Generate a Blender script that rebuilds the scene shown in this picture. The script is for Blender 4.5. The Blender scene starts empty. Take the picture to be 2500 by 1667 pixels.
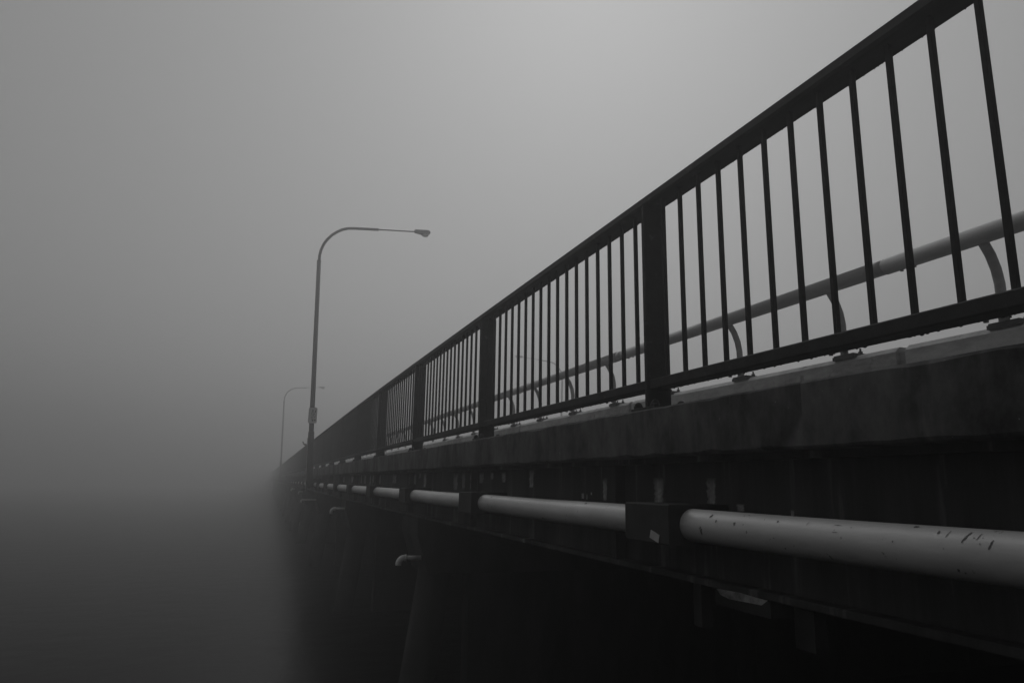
import bpy, bmesh, math, random
from mathutils import Matrix, Vector
random.seed(7)
scene = bpy.context.scene
S = 1.2            # survey unit -> metres
H = 2.25 * S        # camera height above the water

def bend(y):       # the bridge starts a very gentle right-hand curve beyond the first spans
    t = y - 9.0
    return 0.0066 * (t + math.sqrt(t * t + 16.0)) - 0.0056

def W(x, y, z):    # survey coordinates (camera = 0,0,0; +y along the bridge) -> world metres
    return Vector(((x + bend(y)) * S, y * S, z * S + H))

def BV(p):         # same bend, still in survey units
    return Vector((p[0] + bend(p[1]), p[1], p[2]))

# ------------------------------------------------------------------ camera
cam_data = bpy.data.cameras.new('camera')
cam = bpy.data.objects.new('camera', cam_data)
scene.collection.objects.link(cam)
scene.camera = cam
cam_data.sensor_width = 36.0
cam_data.lens = 1700.0 / 2500.0 * 36.0
cam_data.clip_start = 0.05
cam_data.clip_end = 2000.0
R = ((0.9391534820762036, -0.08209823887111806, -0.3335425254422635),
     (-0.34316231220430843, -0.1813393261174426, -0.921604945888348),
     (0.0151777661971354, 0.9799877182789247, -0.198478481039463))
# the world 'camera looks along -z' rotation is R (columns = camera axes in the world)
cam.matrix_world = Matrix.Translation(W(0, 0, 0)) @ Matrix(R).to_4x4()

# ------------------------------------------------------------------ world, sun, exposure
SUN_EL, SUN_AZ = math.radians(42), math.radians(27)      # azimuth clockwise from +y (towards +x)
world = bpy.data.worlds.new('World')
scene.world = world
world.use_nodes = True
nt = world.node_tree
bg = nt.nodes['Background']
sky = nt.nodes.new('ShaderNodeTexSky')
sky.sky_type = 'NISHITA'
sky.sun_disc = False
sky.sun_elevation = SUN_EL
sky.sun_rotation = SUN_AZ
sky.air_density = 1.0
sky.dust_density = 10.0
sky.ozone_density = 1.0
bw = nt.nodes.new('ShaderNodeRGBToBW')
nt.links.new(sky.outputs[0], bw.inputs[0])
soft = nt.nodes.new('ShaderNodeMath')      # thick overcast evens out the clear-sky halo
soft.operation = 'POWER'
soft.inputs[1].default_value = 0.26
nt.links.new(bw.outputs[0], soft.inputs[0])
nt.links.new(soft.outputs[0], bg.inputs[0])
bg.inputs[1].default_value = 0.165

sun_data = bpy.data.lights.new('sun', 'SUN')
sun_data.energy = 1.5
sun_data.angle = math.radians(70)
sun = bpy.data.objects.new('sun', sun_data)
scene.collection.objects.link(sun)
sd = Vector((math.sin(SUN_AZ) * math.cos(SUN_EL), math.cos(SUN_AZ) * math.cos(SUN_EL), math.sin(SUN_EL)))
sun.rotation_euler = sd.to_track_quat('Z', 'Y').to_euler()

vs = scene.view_settings
vs.view_transform = 'Standard'
vs.look = 'None'
vs.exposure = 0.0
vs.gamma = 1.0
scene.cycles.volume_bounces = 3
scene.cycles.max_bounces = 8
scene.cycles.use_denoising = True

# ------------------------------------------------------------------ materials
def mat(name, base, rough=0.8, var=0.35, scale=6.0, stretch=(1, 1, 1), bump=0.15, spec=0.3, coarse=0.9, metallic=0.0):
    m = bpy.data.materials.new(name)
    m.use_nodes = True
    t = m.node_tree
    p = t.nodes['Principled BSDF']
    tc = t.nodes.new('ShaderNodeTexCoord')
    mp = t.nodes.new('ShaderNodeMapping')
    mp.inputs['Scale'].default_value = stretch
    n1 = t.nodes.new('ShaderNodeTexNoise')
    n1.inputs['Scale'].default_value = scale
    n1.inputs['Detail'].default_value = 8
    n1.inputs['Roughness'].default_value = 0.65
    n2 = t.nodes.new('ShaderNodeTexNoise')
    n2.inputs['Scale'].default_value = coarse
    n2.inputs['Detail'].default_value = 4
    t.links.new(tc.outputs['Object'], mp.inputs[0])
    t.links.new(mp.outputs[0], n1.inputs['Vector'])
    t.links.new(mp.outputs[0], n2.inputs['Vector'])
    mx = t.nodes.new('ShaderNodeMath'); mx.operation = 'ADD'
    t.links.new(n1.outputs[0], mx.inputs[0])
    t.links.new(n2.outputs[0], mx.inputs[1])
    rp = t.nodes.new('ShaderNodeMapRange')
    rp.inputs[1].default_value = 0.75
    rp.inputs[2].default_value = 1.25
    rp.inputs[3].default_value = base * (1 - var)
    rp.inputs[4].default_value = base * (1 + var)
    t.links.new(mx.outputs[0], rp.inputs[0])
    t.links.new(rp.outputs[0], p.inputs['Base Color'])
    p.inputs['Roughness'].default_value = rough
    p.inputs['Specular IOR Level'].default_value = spec
    p.inputs['Metallic'].default_value = metallic
    if bump:
        b = t.nodes.new('ShaderNodeBump')
        b.inputs['Strength'].default_value = bump
        b.inputs['Distance'].default_value = 0.01
        t.links.new(n1.outputs[0], b.inputs['Height'])
        t.links.new(b.outputs[0], p.inputs['Normal'])
    return m

M = {}
M['dark_steel'] = mat('dark_painted_steel', 0.038, 0.75, 0.25, 14, bump=0.1, spec=0.12)
M['rail_face'] = mat('weathered_rail_steel', 0.048, 0.7, 0.3, 9, (1, .3, 1), bump=0.1, spec=0.15)
M['galv'] = mat('galvanised_tube', 0.27, 0.6, 0.3, 10, (1, .25, 1), bump=0.08, spec=0.3)
M['lamp_steel'] = mat('lamp_post_steel', 0.05, 0.7, 0.25, 10, (1, 1, .2), bump=0.05, spec=0.2)
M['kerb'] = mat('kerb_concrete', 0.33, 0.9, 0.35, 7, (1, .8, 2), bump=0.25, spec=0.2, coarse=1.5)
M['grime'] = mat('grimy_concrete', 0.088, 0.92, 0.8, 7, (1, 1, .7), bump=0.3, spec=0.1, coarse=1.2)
M['girder'] = mat('grimy_girder', 0.06, 0.85, 0.4, 4, (1, 2, .2), bump=0.2, spec=0.1)
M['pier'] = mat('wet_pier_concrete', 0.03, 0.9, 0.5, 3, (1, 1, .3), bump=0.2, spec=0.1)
M['box'] = mat('support_box_paint', 0.046, 0.8, 0.3, 8, bump=0.1, spec=0.12)
M['drain'] = mat('pale_drain_pipe', 0.6, 0.55, 0.25, 10, bump=0.05)
M['stain'] = mat('lime_stain', 0.3, 0.95, 0.75, 16, (1, 1, 1), bump=0.2, spec=0.1, coarse=3)
def fading_stain(nm='faded_lime_run', val=0.62):
    m = mat(nm, val, 0.95, 0.5, 14, (1, 3, .25), bump=0.2, spec=0.1, coarse=4)
    t = m.node_tree
    p = t.nodes['Principled BSDF']
    src = p.inputs['Base Color'].links[0].from_socket
    at = t.nodes.new('ShaderNodeAttribute'); at.attribute_name = 'wear'
    mx = t.nodes.new('ShaderNodeMix'); mx.data_type = 'RGBA'
    t.links.new(at.outputs['Fac'], mx.inputs[0])
    mx.inputs[6].default_value = (0.085, 0.085, 0.085, 1)
    t.links.new(src, mx.inputs[7])
    t.links.new(mx.outputs[2], p.inputs['Base Color'])
    return m
M['run'] = fading_stain()

def add_runs(m, stretch, lo, hi, val, scale=5.0, detail=4):
    t = m.node_tree
    p = t.nodes['Principled BSDF']
    src = p.inputs['Base Color'].links[0].from_socket
    tc = [n for n in t.nodes if n.type == 'TEX_COORD'][0]
    mp = t.nodes.new('ShaderNodeMapping'); mp.inputs['Scale'].default_value = stretch
    n = t.nodes.new('ShaderNodeTexNoise'); n.inputs['Scale'].default_value = scale
    n.inputs['Detail'].default_value = detail; n.inputs['Roughness'].default_value = 0.6
    r = t.nodes.new('ShaderNodeMapRange')
    r.inputs[1].default_value = lo; r.inputs[2].default_value = hi
    mx = t.nodes.new('ShaderNodeMix'); mx.data_type = 'RGBA'
    t.links.new(tc.outputs['Object'], mp.inputs[0]); t.links.new(mp.outputs[0], n.inputs['Vector'])
    t.links.new(n.outputs[0], r.inputs[0]); t.links.new(r.outputs[0], mx.inputs[0])
    t.links.new(src, mx.inputs[6]); mx.inputs[7].default_value = (val, val, val, 1)
    t.links.new(mx.outputs[2], p.inputs['Base Color'])
add_runs(M['grime'], (1, 3.5, .6), .56, .72, .15, 2.2, 6)      # pale lime runs
add_runs(M['grime'], (1, 2.5, .5), .56, .70, .03, 1.7, 5)      # dark algae
add_runs(M['grime'], (1, 1, 1), .70, .74, .32, 26, 4)          # spalled flecks
add_runs(M['girder'], (1, 4, .35), .58, .74, .22, 2.0, 5)
add_runs(M['kerb'], (1, 1.2, 1), .60, .72, .10, 6, 6)
add_runs(M['dark_steel'], (1, 1, 1), .62, .75, .075, 18, 6)    # rust bloom
add_runs(M['rail_face'], (1, .6, 1), .60, .75, .09, 12, 6)
M['tag'] = mat('pale_sticker', 0.42, 0.7, 0.15, 30, bump=0)
M['sign'] = mat('sign_plate', 0.45, 0.5, 0.2, 20, bump=0)
M['mark'] = mat('sign_ink', 0.05, 0.6, 0.1, 20, bump=0)
M['bare'] = mat('bare_metal_chip', 0.11, 0.7, 0.5, 60, bump=0.1)
M['bird'] = mat('bird_feathers', 0.04, 0.9, 0.3, 30, bump=0)
M['lens'] = mat('lamp_lens', 0.25, 0.2, 0.1, 10, bump=0, spec=0.5)
M['road'] = mat('asphalt', 0.05, 0.9, 0.3, 12, bump=0.2)

def paint_with_scuffs():
    m = mat('chipped_pale_paint', 0.52, 0.42, 0.25, 5, (1.5, .35, 1.5), bump=0.12, spec=0.5, coarse=1.5)
    t = m.node_tree
    p = t.nodes['Principled BSDF']
    src = p.inputs['Base Color'].links[0].from_socket
    tc = [n for n in t.nodes if n.type == 'TEX_COORD'][0]
    mp = t.nodes.new('ShaderNodeMapping')
    mp.inputs['Scale'].default_value = (9, 9, 9)
    t.links.new(tc.outputs['Object'], mp.inputs[0])
    n = t.nodes.new('ShaderNodeTexNoise')
    n.inputs['Scale'].default_value = 3.2
    n.inputs['Detail'].default_value = 5
    n.inputs['Roughness'].default_value = 0.6
    t.links.new(mp.outputs[0], n.inputs['Vector'])
    r = t.nodes.new('ShaderNodeMapRange')
    r.inputs[1].default_value = 0.66
    r.inputs[2].default_value = 0.70
    t.links.new(n.outputs[0], r.inputs[0])
    mx = t.nodes.new('ShaderNodeMix'); mx.data_type = 'RGBA'
    t.links.new(r.outputs[0], mx.inputs[0])
    t.links.new(src, mx.inputs[6])
    mx.inputs[7].default_value = (0.03, 0.03, 0.03, 1)
    t.links.new(mx.outputs[2], p.inputs['Base Color'])
    return m
M['pipe'] = paint_with_scuffs()

def water_mat():
    m = bpy.data.materials.new('dark_calm_water')
    m.use_nodes = True
    t = m.node_tree
    p = t.nodes['Principled BSDF']
    p.inputs['Base Color'].default_value = (0.003, 0.003, 0.003, 1)
    p.inputs['Roughness'].default_value = 0.28
    p.inputs['IOR'].default_value = 1.33
    p.inputs['Specular IOR Level'].default_value = 0.025
    tc = t.nodes.new('ShaderNodeTexCoord')
    n = t.nodes.new('ShaderNodeTexNoise')
    n.inputs['Scale'].default_value = 1.6
    n.inputs['Detail'].default_value = 4
    n2 = t.nodes.new('ShaderNodeTexNoise')
    n2.inputs['Scale'].default_value = 0.25
    t.links.new(tc.outputs['Object'], n.inputs['Vector'])
    t.links.new(tc.outputs['Object'], n2.inputs['Vector'])
    a = t.nodes.new('ShaderNodeMath'); a.operation = 'ADD'
    t.links.new(n.outputs[0], a.inputs[0]); t.links.new(n2.outputs[0], a.inputs[1])
    b = t.nodes.new('ShaderNodeBump')
    b.inputs['Strength'].default_value = 0.35
    b.inputs['Distance'].default_value = 0.035
    t.links.new(a.outputs[0], b.inputs['Height'])
    t.links.new(b.outputs[0], p.inputs['Normal'])
    return m
M['water'] = water_mat()

# ------------------------------------------------------------------ mesh helpers
def outward(me):
    bm = bmesh.new(); bm.from_mesh(me)
    bmesh.ops.recalc_face_normals(bm, faces=bm.faces)
    bm.to_mesh(me); bm.free()

class MB:
    def __init__(self, curved=True):
        self.curved = curved
        self.v, self.f, self.mi, self.sm = [], [], [], []
        self.wear = {}
    def face(self, idx, mi=0, smooth=False):
        self.f.append(idx); self.mi.append(mi); self.sm.append(smooth)
    def prism_y(self, prof, y0, y1, mi=0):
        """prof: (x,z) counter-clockwise seen from -y; survey units"""
        b = len(self.v); n = len(prof)
        seg = max(1, int((y1 - y0) / 3.0)) if y1 > 12 and self.curved else 1
        for s_ in range(seg + 1):
            y = y0 + (y1 - y0) * s_ / seg
            for x, z in prof:
                self.v.append(Vector((x, y, z)))
        for s_ in range(seg):
            o_ = b + s_ * n
            for i in range(n):
                j = (i + 1) % n
                self.face([o_ + i, o_ + j, o_ + n + j, o_ + n + i], mi)
        self.face(list(range(b + n - 1, b - 1, -1)), mi)
        o_ = b + seg * n
        self.face(list(range(o_, o_ + n)), mi)
        return self
    def box(self, x0, x1, y0, y1, z0, z1, mi=0, ch=0.0):
        if ch:
            c = ch
            return self.prism_y([(x0 + c, z0), (x1 - c, z0), (x1, z0 + c), (x1, z1 - c),
                                 (x1 - c, z1), (x0 + c, z1), (x0, z1 - c), (x0, z0 + c)], y0, y1, mi)
        return self.prism_y([(x0, z0), (x1, z0), (x1, z1), (x0, z1)], y0, y1, mi)
    def tube(self, pts, rad, n=16, mi=0, cap=True, squash=1.0):
        pts = [Vector(p) for p in pts]
        rads = rad if isinstance(rad, (list, tuple)) else [rad] * len(pts)
        b = len(self.v)
        ref = None
        for i, p in enumerate(pts):
            d = (pts[min(i + 1, len(pts) - 1)] - pts[max(i - 1, 0)]).normalized()
            if ref is None:
                ref = Vector((0, 0, 1)) if abs(d.z) < 0.8 else Vector((0, 1, 0))
            a = (ref - d * ref.dot(d)).normalized()
            ref = a
            c = d.cross(a)
            for k in range(n):
                t = 2 * math.pi * k / n
                self.v.append(p + (a * math.cos(t) + c * math.sin(t) * squash) * rads[i])
        for i in range(len(pts) - 1):
            for k in range(n):
                q = (k + 1) % n
                self.face([b + i * n + k, b + i * n + q, b + (i + 1) * n + q, b + (i + 1) * n + k], mi, True)
        if cap:
            self.face([b + k for k in range(n - 1, -1, -1)], mi)
            e = b + (len(pts) - 1) * n
            self.face([e + k for k in range(n)], mi)
        return self
    def blob(self, c, r, mi=0, nu=10, nv=6):
        c = Vector(c); r = Vector(r) if not isinstance(r, (int, float)) else Vector((r, r, r))
        b = len(self.v)
        self.v.append(c + Vector((0, 0, r.z)))
        for j in range(1, nv):
            ph = math.pi * j / nv
            for k in range(nu):
                t = 2 * math.pi * k / nu
                self.v.append(c + Vector((r.x * math.sin(ph) * math.cos(t), r.y * math.sin(ph) * math.sin(t), r.z * math.cos(ph))))
        self.v.append(c - Vector((0, 0, r.z)))
        last = len(self.v) - 1
        for k in range(nu):
            q = (k + 1) % nu
            self.face([b, b + 1 + k, b + 1 + q], mi, True)
            for j in range(nv - 2):
                o = b + 1 + j * nu
                self.face([o + k, o + nu + k, o + nu + q, o + q], mi, True)
            o = b + 1 + (nv - 2) * nu
            self.face([o + k, last, o + q], mi, True)
        return self
    def build(self, name, mats, parent=None, loc=(0, 0, 0)):
        """loc in survey coordinates is the object's own origin; the parent's origin is read from parent['_o']"""
        lo = Vector(loc)
        me = bpy.data.meshes.new(name)
        if self.curved:
            me.from_pydata([(BV(v) - BV(lo)) * S for v in self.v], [], self.f)
        else:
            me.from_pydata([(v - lo) * S for v in self.v], [], self.f)
        if not isinstance(mats, (list, tuple)):
            mats = [mats]
        for m in mats:
            me.materials.append(m)
        me.polygons.foreach_set('material_index', self.mi)
        me.polygons.foreach_set('use_smooth', self.sm)
        if self.wear:
            at = me.attributes.new('wear', 'FLOAT', 'POINT')
            for i_, w_ in self.wear.items():
                at.data[i_].value = w_
        me.update()
        if name != 'water':
            outward(me)
        o = bpy.data.objects.new(name, me)
        scene.collection.objects.link(o)
        OR[o.name] = lo
        if parent:
            o.parent = parent
            o.location = (BV(lo) - BV(OR[parent.name])) * S
        else:
            o.location = W(*lo)
        return o
OR = {}

def tag(o, label=None, category=None, group=None, kind=None):
    if label: o['label'] = label
    if category: o['category'] = category
    if group: o['group'] = group
    if kind: o['kind'] = kind
    return o

def empty(name, loc, label=None, category=None, group=None):
    o = bpy.data.objects.new(name, None)
    o.empty_display_size = 0.2
    scene.collection.objects.link(o)
    o.location = W(*loc)
    OR[o.name] = Vector(loc)
    return tag(o, label, category, group)

def copy_part(o, parent, loc_offset=None):
    c = o.copy()
    scene.collection.objects.link(c)
    c.parent = parent
    OR[c.name] = OR[o.name].copy()
    if loc_offset is not None:
        c.location = o.location + Vector(loc_offset) * S
        OR[c.name] = OR[o.name] + Vector(loc_offset)
    for ch in list(CH.get(o.name, [])):
        copy_part(ch, c)
    return c
CH = {}
def child(parent, o):
    CH.setdefault(parent.name, []).append(o)
    return o
def copy_tree(root, loc, rz=0.0, label=None):
    c = root.copy()
    scene.collection.objects.link(c)
    c.location = W(*loc)
    c.rotation_euler = (0, 0, rz)
    OR[c.name] = Vector(loc)
    if label: c['label'] = label
    for ch in list(CH.get(root.name, [])):
        copy_part(ch, c)
    return c

# ------------------------------------------------------------------ setting: water
FAR = 165.0
mb = MB(False)
N = 24
L = 190.0
mb.v = [Vector((-L + 2 * L * i / N, -L + 2 * L * j / N, -2.25)) for j in range(N + 1) for i in range(N + 1)]
for j in range(N):
    for i in range(N):
        a = j * (N + 1) + i
        mb.face([a, a + 1, a + N + 2, a + N + 1])
tag(mb.build('water', M['water'], None, (0, 0, -2.25)), kind='structure')

# ------------------------------------------------------------------ bridge deck
XF = 1.43          # outer face of the edge beam
bridge = empty('road_bridge', (1.7, 0, 0.29),
               'long grimy concrete and steel road bridge running away into the fog', 'bridge')
PITCH = 2.278
POST0 = 2.465      # far face of the first post in view
YN = -3.0
mb = MB()
# edge beam in cast lengths with a ragged upper arris
y = YN
k = 0
while y < FAR:
    y1 = min(y + PITCH * 2, FAR)
    b = MB()
    steps = 64 if y < 12 else (12 if y < 40 else 2)
    prev = None
    prof_n = 7
    for i in range(steps + 1):
        yy = y + 0.0003 + (y1 - y - 0.0006) * i / steps
        c = 0.008 + (random.random() ** 3) * 0.010 if steps > 10 else 0.01
        c2 = 0.006 + (random.random() ** 3) * 0.008 if steps > 10 else 0.01
        pr = [(XF + c2, 0.107), (XF + 0.30, 0.107), (XF + 0.30, 0.2925), (XF + c, 0.2925), (XF, 0.2925 - c * 0.8), (XF, 0.107 + c2)]
        base = len(b.v)
        for x_, z_ in pr:
            b.v.append(Vector((x_, yy, z_)))
        n = len(pr)
        if prev is not None:
            for q in range(n):
                w = (q + 1) % n
                b.face([prev + q, prev + w, base + w, base + q])
        else:
            b.face([base + q for q in range(n - 1, -1, -1)])
        prev = base
    b.face([prev + q for q in range(n)])
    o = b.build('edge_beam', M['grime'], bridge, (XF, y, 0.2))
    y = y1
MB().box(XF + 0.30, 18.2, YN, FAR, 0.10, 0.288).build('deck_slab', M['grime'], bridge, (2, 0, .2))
MB().box(3.80, 16.0, YN, FAR, 0.288, 0.40).build('road_surface', M['road'], bridge, (4, 0, .3))
# outer girder: web, flanges, stiffeners, lime streaks
g = MB()
XW = 1.60
g.box(XW, XW + 0.03, YN, FAR, -0.325, 0.107)
g.box(1.54, 1.70, YN, FAR, -0.349, -0.325, ch=0.004)
g.box(1.53, 1.72, YN, FAR, 0.085, 0.1065)
yy = 0.6
while yy < 60:
    g.box(1.55, XW, yy, yy + 0.012, -0.325, 0.085)
    yy += PITCH
def streak(b, y0, y1, zt, zb, x=XW - 0.003, n=10, mi=1):
    """ragged thin run of lime down a face, thinning out at its edges and top"""
    base = len(b.v)
    top = random.uniform(.5, 1)
    cols = 6
    for i in range(n + 1):
        t = i / n
        z = zt + (zb - zt) * t
        w = (y1 - y0) * (1.25 - 0.3 * t) * random.uniform(.85, 1.15)
        c0 = (y0 + y1) / 2 + (random.random() - .5) * 0.12 * (y1 - y0)
        for k in range(cols):
            u = k / (cols - 1)
            b.v.append(Vector((x, c0 + (u - .5) * w, z + (0 if i in (0, n) else 0))))
            e = 0 if k in (0, cols - 1) else random.uniform(.45, 1)
            f_ = min(1, t * 3.5) * (0 if i == n else 1)
            b.wear[base + i * cols + k] = e * f_ * top
    for i in range(n):
        for k in range(cols - 1):
            a = base + i * cols + k
            b.face([a, a + cols, a + cols + 1, a + 1], mi)
for (a, c, zt, zb) in [(8.45, 8.70, .085, -.03), (7.56, 7.70, .05, -.04), (7.33, 7.44, .085, -.035), (7.1, 7.2, .085, .03),
                       (6.86, 6.98, .085, -.06), (5.71, 5.84, .07, -.07), (5.49, 5.58, .08, -.06), (5.24, 5.34, .07, -.06),
                       (5.0, 5.1, .07, -.01), (4.77, 4.83, .07, .02), (4.51, 4.59, .07, 0), (4.0, 4.07, .08, -.03),
                       (9.6, 9.75, .085, -.05), (9.9, 10.0, .085, -.05), (10.2, 10.35, .085, -.04), (10.5, 10.6, .085, -.06),
                       (11.0, 11.2, .085, -.05), (11.5, 11.6, .085, -.05), (12.6, 12.9, .085, -.04), (14, 14.3, .085, -.05),
                       (3.3, 3.33, -.045, -.075), (3.26, 3.275, -.05, -.08), (3.21, 3.225, -.04, -.055),
                       (2.04, 2.08, -.06, -.085), (1.80, 1.815, -.07, -.09), (3.05, 3.09, .03, -.08), (2.55, 2.62, .03, -.08),
                       (2.2, 2.25, .03, -.07)]:
    streak(g, a, c, zt, zb)
# peeled patches on the bottom flange and its brackets
def patch(b, pts, mi=1, x=1.537):
    base = len(b.v)
    for y_, z_ in pts:
        b.v.append(Vector((x, y_, z_)))
    b.face([base + i for i in range(len(pts))], mi)
g.build('girder', [M['girder'], M['run']], bridge, (XW, 0, 0))
b = MB()
for (y0, y1, z0, z1) in [(2.25, 2.30, -.50, -.349), (1.70, 1.78, -.47, -.349)]:
    b2 = MB(); b2.box(1.555, 1.60, y0, y1, z0, z1 - 0.001, ch=.004)
    b2.build('flange_bracket', M['pier'], bridge, (1.57, y0, z1))
b = MB()
patch(b, [(1.87, -.347), (1.90, -.366), (1.97, -.368), (2.06, -.372), (2.11, -.365), (2.13, -.347), (2.0, -.343), (1.93, -.346)], 0, 1.535)
b.prism_y([(1.536, -.40), (1.70, -.40), (1.70, -.3495), (1.536, -.3495)], 1.86, 2.14, 1)
b.build('bearing_plate', [M['stain'], M['pier']], bridge, (1.55, 2.0, -.37))
# inner girders, seen only from below
for x in (4.2, 7.0, 9.8, 12.6, 15.4):
    MB().box(x, x + .05, YN, FAR, -0.345, 0.099).build('girder', M['girder'], bridge, (x, 0, 0))
# concrete kerb carrying the tube rail: cast lengths with open joints
XK = 3.30
y = 2.82 - 3.0 * 2
while y < FAR:
    k = MB()
    k.prism_y([(XK, 0.30), (XK + .5, 0.30), (XK + .5, .775), (XK + .035, .775), (XK, .745)], y + 0.03, y + 2.97)
    # bevelled ends at the joints
    k.prism_y([(XK + .03, 0.30), (XK + .48, 0.30), (XK + .48, .745), (XK + .03, .745)], y - 0.031, y + 0.031)
    k.build('concrete_kerb', M['kerb'], bridge, (XK, y, .3))
    y += 3.0
MB().box(15.9, 16.4, YN, FAR, .401, .775).build('concrete_kerb', M['kerb'], bridge, (16, 0, .3))

# ------------------------------------------------------------------ bridge piers
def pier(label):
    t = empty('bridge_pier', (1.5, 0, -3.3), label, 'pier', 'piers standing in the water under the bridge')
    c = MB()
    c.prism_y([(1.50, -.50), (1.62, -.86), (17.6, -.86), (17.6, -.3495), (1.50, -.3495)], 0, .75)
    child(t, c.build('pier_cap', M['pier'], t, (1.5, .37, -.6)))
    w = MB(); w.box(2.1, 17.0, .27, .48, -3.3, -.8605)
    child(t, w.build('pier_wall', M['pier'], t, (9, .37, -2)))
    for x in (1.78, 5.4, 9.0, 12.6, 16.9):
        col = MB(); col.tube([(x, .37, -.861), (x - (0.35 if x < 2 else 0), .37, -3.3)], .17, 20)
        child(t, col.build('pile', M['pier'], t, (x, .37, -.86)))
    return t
labs = ['nearest dark pier, its cap carrying the largest drain elbow',
        'second dark pier back, behind the smaller bright drain elbow',
        'third pier back, hazy, below the foot of the near lamp post',
        'fourth pier back, half lost in fog left of the near lamp post',
        'fifth pier back, faint grey in the fog',
        'sixth pier back, barely visible in thick fog',
        'seventh pier back, nearly swallowed by fog']
py = [6.72, 12.6, 19.6, 26.6, 33.2, 40.0, 46.8, 53.5, 60.2, 67, 74, 81, 88, 95, 102, 109]
p0 = pier(labs[0])
p0.location = W(1.5, py[0], -3.3)
for i, y in enumerate(py[1:]):
    copy_tree(p0, (1.5, y, -3.3), 0, labs[i + 1] if i + 1 < len(labs) else 'far pier lost in the fog beyond the others')

# ------------------------------------------------------------------ drain pipes on the pier caps
def drain(x0, x1, y, z, drop, r, label):
    pts = [(x0, y, z)]
    R_ = r * 2.0
    pts.append((x1 + R_, y, z))
    for i in range(1, 9):
        a = math.pi / 2 * i / 8
        pts.append((x1 + R_ - R_ * math.sin(a), y, z - R_ + R_ * math.cos(a)))
    t = empty('drain_pipe', (x0, y, z), label, 'pipe', 'drain elbows sticking out of the pier caps')
    m1 = MB(); m1.tube(pts[:2], r * .72, 18); m1.build('straight_pipe', M['drain'], t, (x0, y, z))
    m2 = MB(); m2.tube(pts[1:] + [(x1, y, z - drop)], r, 18); m2.tube([(x1 + R_, y, z), (x1 + R_ + .02, y, z)], r * 1.12, 18)
    m2.build('elbow', M['drain'], t, (x1, y, z))
drain(1.56, 1.345, 6.80, -.712, .068, .028, 'largest pale drain elbow, sticking out of the nearest pier cap')
drain(1.56, 1.27, 12.75, -.49, .09, .026, 'second drain elbow, smaller, left of the under-deck edge')
drain(1.56, 1.12, 19.9, -.535, .08, .024, 'third small drain elbow below the foot of the near lamp post')
drain(1.60, 1.36, 26.8, -.43, .09, .026, 'fourth tiny drain elbow, hazy, just above the third')
drain(1.60, 1.34, 33.4, -.42, .09, .028, 'farthest drain elbow, faint in the fog')

# ------------------------------------------------------------------ pedestrian railing
railing = empty('pedestrian_railing', (1.53, POST0, .2925),
                'dark steel railing of upright bars along the bridge edge, fading into fog', 'railing')
def mesh_of(b, name, m, lo):
    lo = Vector(lo)
    me = bpy.data.meshes.new(name)
    me.from_pydata([(v - lo) * S for v in b.v], [], b.f)
    me.materials.append(m)
    me.polygons.foreach_set('use_smooth', b.sm)
    me.update()
    outward(me)
    return me
def place(name, me, parent, loc):
    o = bpy.data.objects.new(name, me)
    scene.collection.objects.link(o)
    o.parent = parent
    OR[o.name] = Vector(loc)
    o.location = (BV(loc) - BV(OR[parent.name])) * S
    return o
# post: 130 x 23 plate, base plate, dome nuts
b = MB(); b.box(1.47, 1.58, -.019, 0, .3045, 1.1665)
post_me = mesh_of(b, 'post', M['dark_steel'], (1.525, 0, .3045))
b = MB(); b.box(1.45, 1.62, -.10, .08, .2928, .3045, ch=.002)
plate_me = mesh_of(b, 'base_plate', M['dark_steel'], (1.525, 0, .2928))
b = MB(); b.tube([(0, 0, 0), (0, 0, .012)], .019, 6); b.blob((0, 0, .012), (.016, .016, .016))
nut_me = mesh_of(b, 'anchor_nut', M['dark_steel'], (0, 0, 0))
b = MB(); b.box(0, .0155, -.0115, 0, .4195, 1.1665)
bar_me = mesh_of(b, 'baluster', M['dark_steel'], (0, 0, .4195))
posts_y = [POST0 + PITCH * k for k in range(-1, 71)]
for i, y in enumerate(posts_y):
    p = place('post', post_me, railing, (1.525, y, .3045))
    if i < 14:
        q = place('base_plate', plate_me, p, (1.525, y, .2928))
        if i < 8:
            for dx in (-.055, .065):
                for dy in (-.075, .055):
                    place('anchor_nut', nut_me, q, (1.525 + dx, y + dy, .3044))
bars = [2.358 - .1241 * j for j in range(17)][::-1]
for y in posts_y[1:-1]:
    bars += [y + .121 + .1227 * j for j in range(18)]
for y in bars[4:104]:
    place('baluster', bar_me, railing, (1.5, y, .4195))
b = MB()
for y in bars[:4] + bars[104:]:
    b.box(1.5, 1.5155, y - .0115, y, .4195, 1.1665)
tag(b.build('baluster', M['dark_steel'], railing, (1.5, 30, .42)), kind='stuff')
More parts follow.
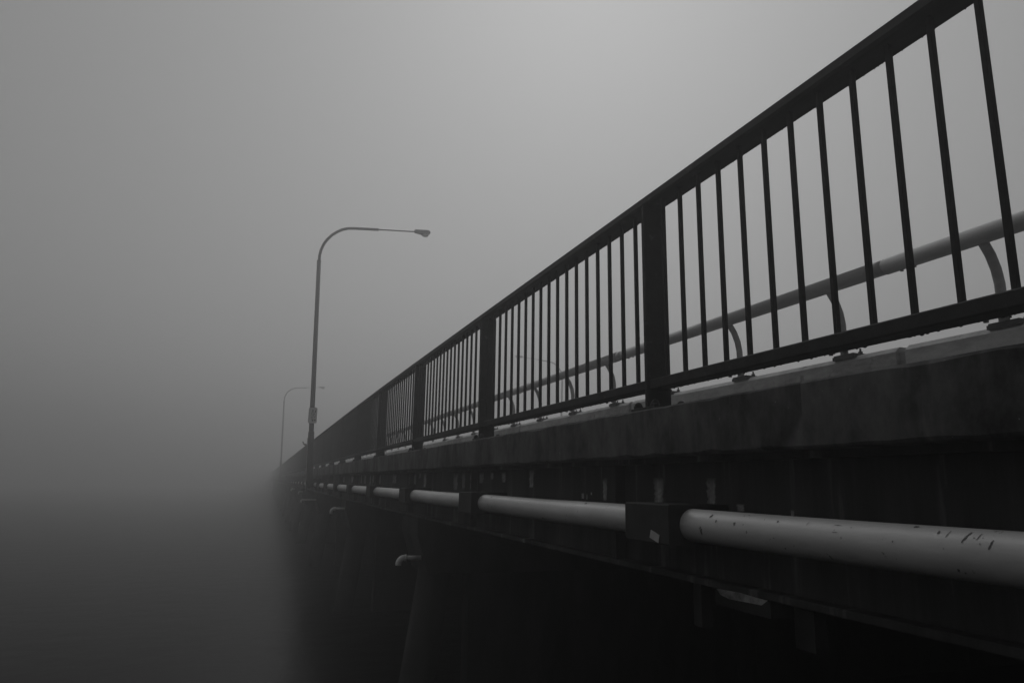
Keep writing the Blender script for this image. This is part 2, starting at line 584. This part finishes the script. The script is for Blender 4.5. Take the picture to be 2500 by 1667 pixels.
# top and bottom rails, one length per panel
ends = [-0.9] + [y - .0095 for y in posts_y]
for i in range(len(ends) - 1):
    a, c = ends[i] + .001, ends[i + 1] - .001
    b = MB()
    b.prism_y([(1.478, 1.167), (1.563, 1.167), (1.571, 1.175), (1.571, 1.199), (1.563, 1.207), (1.476, 1.207), (1.470, 1.201), (1.470, 1.175)], a, c)
    if i < 9:        # rust scale hanging from the underside
        y = a
        while y < c:
            y += random.uniform(.01, .09)
            r = random.uniform(.0006, .0016)
            b.blob((1.566, y, 1.1685), (r, r * 2, r), nu=6, nv=4)
    b.build('top_rail', M['rail_face'], railing, (1.52, (a + c) / 2, 1.18))
    b = MB()
    b.prism_y([(1.484, .379), (1.546, .379), (1.55, .383), (1.55, .415), (1.546, .419), (1.484, .419), (1.48, .415), (1.48, .383)], a, c)
    if i < 9:
        y = a
        while y < c:
            y += random.uniform(.008, .06)
            r = random.uniform(.0012, .0032) * (1.5 if random.random() > .85 else 1)
            b.blob((1.546, y, .380), (r, r * random.uniform(1, 3), r * random.uniform(.8, 1.5)), nu=7, nv=5)
    b.build('bottom_rail', M['dark_steel'], railing, (1.52, (a + c) / 2, .4))

# ------------------------------------------------------------------ traffic guard rail on the kerb
XT, ZT, RT = 3.23, 1.215, .046
guard = empty('guard_rail', (XK + .1, 2.248, .775),
              'pale grey tube guard rail on curved posts behind the railing bars', 'guard rail')
XB = XT + .09
b = MB()
b.tube([(XB, 0, .79), (XB, 0, .90), (XB, 0, .98), (XB - .012, 0, 1.05), (XB - .04, 0, 1.12), (XB - .08, 0, 1.18)], [.025] * 6, 14, squash=.8)
gp_me = mesh_of(b, 'guard_post', M['galv'], (XB, 0, .79))
b = MB(); b.box(XK - .002, XK + .15, -.085, .075, .762, .783)
b.box(XK + .004, XK + .15, -.08, .07, .7832, .792)
gb_me = mesh_of(b, 'base_plate', M['dark_steel'], (XB, 0, .7455))
b = MB(); b.tube([(0, 0, 0), (0, 0, .016)], .013, 6); b.tube([(0, 0, .016), (0, 0, .034)], .006, 8)
gn_me = mesh_of(b, 'anchor_bolt', M['dark_steel'], (0, 0, 0))
for k in range(-1, 60):
    y = 2.248 + .98 * k
    p = place('guard_post', gp_me, guard, (XB, y, .79))
    if k < 12:
        q = place('base_plate', gb_me, p, (XB, y, .7455))
        if k < 9:
            for dx in (-.055, .065):
                for dy in (-.06, .05):
                    place('anchor_bolt', gn_me, q, (XB + dx, y + dy, .7915))
y = 2.90 - 3.0
k = 0
while y < FAR:
    b = MB()
    b.tube([(XT, y + .004, ZT), (XT, y + 2.9, ZT)], RT, 24)
    b.tube([(XT, y + 2.9, ZT), (XT, y + 2.996, ZT)], RT * .94, 24)
    for dy in (2.80, 2.72):
        b.tube([(XT, y + dy, ZT - RT), (XT, y + dy, ZT - RT - .008)], .009, 8)
    b.build('rail_tube', M['galv'], guard, (XT, y + 1.5, ZT))
    y += 3.0

# ------------------------------------------------------------------ utility pipe slung under the edge beam
XP, ZP, RP = 1.45, -.135, .055
pipe = empty('utility_pipe', (XP, 0, ZP),
             'thick pale chipped utility pipe running along the bridge side through dark boxes', 'pipe')
b = MB()
ys = [-1.5 + .1 * i for i in range(80)] + [6.6 + 2 * i for i in range(78)]
b.tube([(XP, y, ZP + .0012 * math.sin(y * 3.1)) for y in ys], RP, 40)
CHIPS = [((1.9722, 142.1), (1.9649, 128.6), 8), ((1.9317, 158.4), (1.9318, 148.8), 6), ((1.8171, 123.9), (1.8146, 119.0), 4), ((1.8017, 118.7), (1.7952, 115.9), 4), ((1.6597, 137.4), (1.6538, 133.2), 8), ((1.229, 113.1), (1.2147, 112.6), 14), ((1.1594, 128.6), (1.1549, 128.6), 16), ((1.135, 141.1), (1.131, 119.8), 3), ((1.0951, 151.2), (1.0848, 120.0), 7), ((1.065, 140.3), (1.0611, 122.9), 4), ((1.0352, 161.1), (1.0301, 138.7), 6), ((1.0737, 137.0), (1.0718, 136.8), 6), ((1.0541, 135.7), (1.0525, 135.6), 6), ((1.0557, 151.0), (1.0542, 150.5), 7), ((1.2635, 162.7), (1.2609, 163.3), 6), ((1.396, 134.6), (1.3929, 134.8), 5), ((1.4522, 130.3), (1.4259, 130.9), 2), ((1.4479, 153.2), (1.4298, 153.1), 2), ((1.5441, 141.1), (1.5419, 124.0), 2), ((2.9287, 119.7), (2.9095, 122.2), 8), ((3.3915, 130.5), (3.3925, 126.1), 5), ((4.2619, 127.6), (4.2497, 129.3), 5), ((2.0103, 179.0), (2.0069, 179.1), 6)]
def on_pipe(y, deg, lift=.0009):
    a = math.radians(deg)
    return Vector((XP + (RP + lift) * math.cos(a), y, ZP + .0012 * math.sin(y * 3.1) + (RP + lift) * math.sin(a)))
for (ya, aa), (yb, ab), wd in CHIPS:      # chipped paint: small ragged bare spots following the tube
    n = 6
    base = len(b.v)
    w = wd * .00027 * (ya + .25)
    for i in range(n + 1):
        t = i / n
        y_, a_ = ya + (yb - ya) * t, aa + (ab - aa) * t
        ww = w * (math.sin(math.pi * (t * .8 + .1)) ** .6) * random.uniform(.6, 1.1)
        y_ += random.uniform(-.3, .3) * w
        dy, da = (ab - aa) * math.radians(1) * RP, -(yb - ya)
        ln = max(1e-6, math.hypot(dy, da))
        py_, pa_ = dy / ln * ww, math.degrees(da / ln * ww / RP)
        b.v.append(on_pipe(y_ - py_, a_ - pa_)); b.v.append(on_pipe(y_ + py_, a_ + pa_))
    for i in range(n):
        q = base + 2 * i
        b.face([q, q + 2, q + 3, q + 1], 1)
b.build('pipe_run', [M['pipe'], M['bare']], pipe, (XP, 0, ZP))
bx = [-.12, 2.13, 4.48, 6.65, 8.88] + [8.88 + 2.2 * i for i in range(1, 60)]
for i, y in enumerate(bx):
    b = MB(); b.prism_y([(1.354, -.203), (1.598, -.203), (1.598, -.066), (1.354, -.066), (1.35, -.070), (1.35, -.199)], y, y + .30)
    o = b.build('support_box', M['box'], pipe, (1.47, y, -.13))
    if i == 1:
        m2 = MB()
        pts = [(2.242, -.157), (2.187, -.172), (2.194, -.1985), (2.252, -.184)]
        for x in (1.3495, 1.3475):
            for yy, zz in pts: m2.v.append(Vector((x, yy, zz)))
        m2.face([4, 5, 6, 7]); m2.face([3, 2, 1, 0])
        for q in range(4): m2.face([q, (q + 1) % 4, 4 + (q + 1) % 4, 4 + q])
        tag(m2.build('sticker', M['tag'], o, (1.348, 2.22, -.18)), 'small pale slanted sticker')

# ------------------------------------------------------------------ street lamps (surveyed on the near one)
Y1 = 19.7
def lamp():
    t = empty('street_lamp', (1.42, Y1, -.22),
              'nearest tall street lamp, its curved arm reaching right over the road', 'street lamp',
              'curved-arm street lamps on the bridge')
    pole = MB()
    pole.tube([(1.386, Y1, 1.275), (1.263, Y1, 6.06)], [.066, .056], 20)
    pole.tube([(1.2632, Y1, 6.06), (1.2625, Y1, 6.10)], [.061, .058], 20)
    child(t, pole.build('pole', M['lamp_steel'], t, (1.386, Y1, 1.275)))
    slv = MB(); slv.tube([(1.436, Y1, -.22), (1.388, Y1, 1.25), (1.386, Y1, 1.285)], [.084, .080, .070], 20)
    child(t, slv.build('base_sleeve', M['lamp_steel'], t, (1.43, Y1, -.2)))
    br = MB(); br.box(1.425, 1.72, Y1 - .12, Y1 + .12, -.20, .02)
    child(t, br.build('mounting_bracket', M['dark_steel'], t, (1.5, Y1, -.1)))
    cd = MB(); cd.tube([(1.345, Y1 - .05, -.3), (1.30, Y1 - .05, 1.1)], .010, 8)
    child(t, cd.build('cable_conduit', M['galv'], t, (1.34, Y1, 0)))
    arm = MB()
    P = [(1.2625, 6.09), (1.266, 6.25), (1.297, 6.42), (1.36, 6.60), (1.446, 6.747), (1.56, 6.89), (1.694, 7.005), (1.84, 7.10), (2.01, 7.163), (2.2, 7.19), (2.5, 7.216), (2.87, 7.25)]
    arm.tube([(x, Y1, z) for x, z in P], .040, 16)
    arm.tube([(2.87, Y1, 7.25), (2.90, Y1, 7.2525)], [.040, .030], 16)
    child(t, arm.build('curved_arm', M['lamp_steel'], t, (1.27, Y1, 6.1)))
    th = MB(); th.tube([(2.89, Y1, 7.252), (3.97, Y1, 7.340)], .0195, 12)
    child(t, th.build('outreach_tube', M['lamp_steel'], t, (2.9, Y1, 7.25)))
    hd = MB()
    # luminaire body: a tapering shell along the arm
    prof = [(3.955, .030, .055, .035), (3.99, .055, .075, .045), (4.10, .085, .070, .065), (4.22, .105, .072, .085), (4.34, .108, .076, .088), (4.405, .095, .062, .070), (4.44, .05, .03, .03)]
    base = 0; n = 20
    for (x, hw, up, dn) in prof:
        zc = 7.340 + (x - 3.955) * .055
        for k in range(n):
            a = 2 * math.pi * k / n
            s_, c_ = math.sin(a), math.cos(a)
            hd.v.append(Vector((x, Y1 + hw * c_, zc + (up * max(0, s_) ** .6 if s_ > 0 else -dn * (-s_) ** .8))))
    for i in range(len(prof) - 1):
        for k in range(n):
            q = (k + 1) % n
            hd.face([i * n + k, i * n + n + k, i * n + n + q, i * n + q], 0, True)
    hd.face(list(range(n))); hd.face([(len(prof) - 1) * n + k for k in range(n - 1, -1, -1)])
    h = child(t, hd.build('lamp_head', M['lamp_steel'], t, (3.96, Y1, 7.34)))
    ln = MB(); ln.blob((4.285, Y1, 7.28), (.115, .085, .062), nu=18, nv=10)
    child(h, ln.build('lens', M['lens'], h, (4.28, Y1, 7.28)))
    return t
lamp1 = lamp()
lamp1.location.x -= bend(Y1) * S      # stands on its own outrigger bracket just outside the deck
l2 = copy_tree(lamp1, (1.39, 60.0, .0), 0, 'faint street lamp deep in the fog, left of the near lamp post')
l3 = copy_tree(lamp1, (17.34, 40.0, .12), math.pi, 'faint street lamp seen through the railing bars, arm reaching left')

# sign on the near lamp post
sg = empty('sign', (1.37, Y1 - .085, 1.70), 'small pale sign with dark markings strapped to the near lamp post', 'sign')
b = MB()
def rrect(b, x0, x1, z0, z1, y0, y1, r, skew=0):
    pts = []
    for cx_, cz_, a0 in ((x1 - r, z0 + r, -90), (x1 - r, z1 - r, 0), (x0 + r, z1 - r, 90), (x0 + r, z0 + r, 180)):
        for k in range(5):
            a = math.radians(a0 + 22.5 * k)
            pts.append((cx_ + r * math.cos(a), cz_ + r * math.sin(a)))
    b.prism_y(pts, y0, y1)
rrect(b, 1.275, 1.50, 1.49, 1.915, Y1 - .088, Y1 - .082, .035)
b.build('sign_plate', M['sign'], sg, (1.39, Y1 - .085, 1.7))
b = MB()
yf = Y1 - .0895
for (x0, x1, z0, z1) in [(1.37, 1.40, 1.80, 1.86), (1.35, 1.43, 1.775, 1.79), (1.44, 1.465, 1.78, 1.85), (1.345, 1.37, 1.74, 1.765), (1.385, 1.45, 1.735, 1.75),
                         (1.36, 1.38, 1.69, 1.725), (1.40, 1.42, 1.685, 1.72), (1.44, 1.475, 1.69, 1.705), (1.35, 1.40, 1.655, 1.67), (1.42, 1.46, 1.65, 1.665),
                         (1.36, 1.385, 1.60, 1.635), (1.40, 1.43, 1.61, 1.62), (1.37, 1.41, 1.545, 1.59), (1.425, 1.47, 1.57, 1.60), (1.43, 1.445, 1.55, 1.565)]:
    b.box(x0, x1, yf, yf + .0012, z0, z1)
b.build('dark_lettering', M['mark'], sg, (1.4, yf, 1.7))
for z in (1.58, 1.83):
    b = MB()
    b.tube([(1.375 + .075 * math.cos(a), Y1 + .075 * math.sin(a), z) for a in [math.radians(20 * q) for q in range(19)]], .006, 6)
    b.build('strap', M['dark_steel'], sg, (1.38, Y1, z))
sg.location.x -= bend(Y1) * S

# ------------------------------------------------------------------ bird on the handrail
by = 27.6
bd = empty('bird', (1.5, by, 1.2075), 'small dark bird perched on the railing beside the near lamp post', 'bird')
b = MB()
def skin(b, secs, n=14):
    base = len(b.v)
    for (x, y, z, rx, rz) in secs:
        for k in range(n):
            a = 2 * math.pi * k / n
            b.v.append(Vector((x, y + rx * math.cos(a), z + rz * math.sin(a))))
    for i in range(len(secs) - 1):
        for k in range(n):
            q = (k + 1) % n
            b.face([base + i * n + k, base + (i + 1) * n + k, base + (i + 1) * n + q, base + i * n + q], 0, True)
    b.face([base + k for k in range(n)]); b.face([base + (len(secs) - 1) * n + k for k in range(n - 1, -1, -1)])
skin(b, [(1.655, by, 1.262, .012, .006), (1.615, by, 1.268, .018, .010), (1.57, by, 1.278, .034, .026), (1.53, by, 1.285, .044, .040),
         (1.49, by, 1.292, .044, .044), (1.46, by, 1.305, .036, .038), (1.44, by, 1.325, .024, .026)])
b.tube([(1.452, by, 1.315), (1.437, by, 1.345), (1.430, by, 1.375)], [.030, .020, .017], 12)
b.blob((1.426, by, 1.388), (.026, .021, .021), nu=12, nv=8)
b.build('body', M['bird'], bd, (1.5, by, 1.28))
b = MB(); b.tube([(1.405, by, 1.388), (1.382, by, 1.381)], [.007, .001], 8); b.build('beak', M['mark'], bd, (1.4, by, 1.388))
for dy in (-.014, .014):
    b = MB(); b.tube([(1.515, by + dy, 1.2075), (1.515, by + dy, 1.255)], .004, 6)
    b.tube([(1.485, by + dy, 1.2115), (1.53, by + dy, 1.2115)], .0035, 6)
    b.build('leg', M['mark'], bd, (1.515, by + dy, 1.21))

# ------------------------------------------------------------------ fog
b = MB(False)
b.box(-200, 200, -200, 200, -4.2, 8.3)
hz = bpy.data.materials.new('fog_air')
hz.use_nodes = True
t = hz.node_tree
t.nodes.clear()
out = t.nodes.new('ShaderNodeOutputMaterial')
pv = t.nodes.new('ShaderNodeVolumePrincipled')
pv.inputs['Color'].default_value = (0.45, 0.45, 0.45, 1)
pv.inputs['Density'].default_value = 0.018
pv.inputs['Anisotropy'].default_value = 0.6
t.links.new(pv.outputs[0], out.inputs['Volume'])
tag(b.build('haze', hz, None, (0, 0, 0)), kind='stuff')
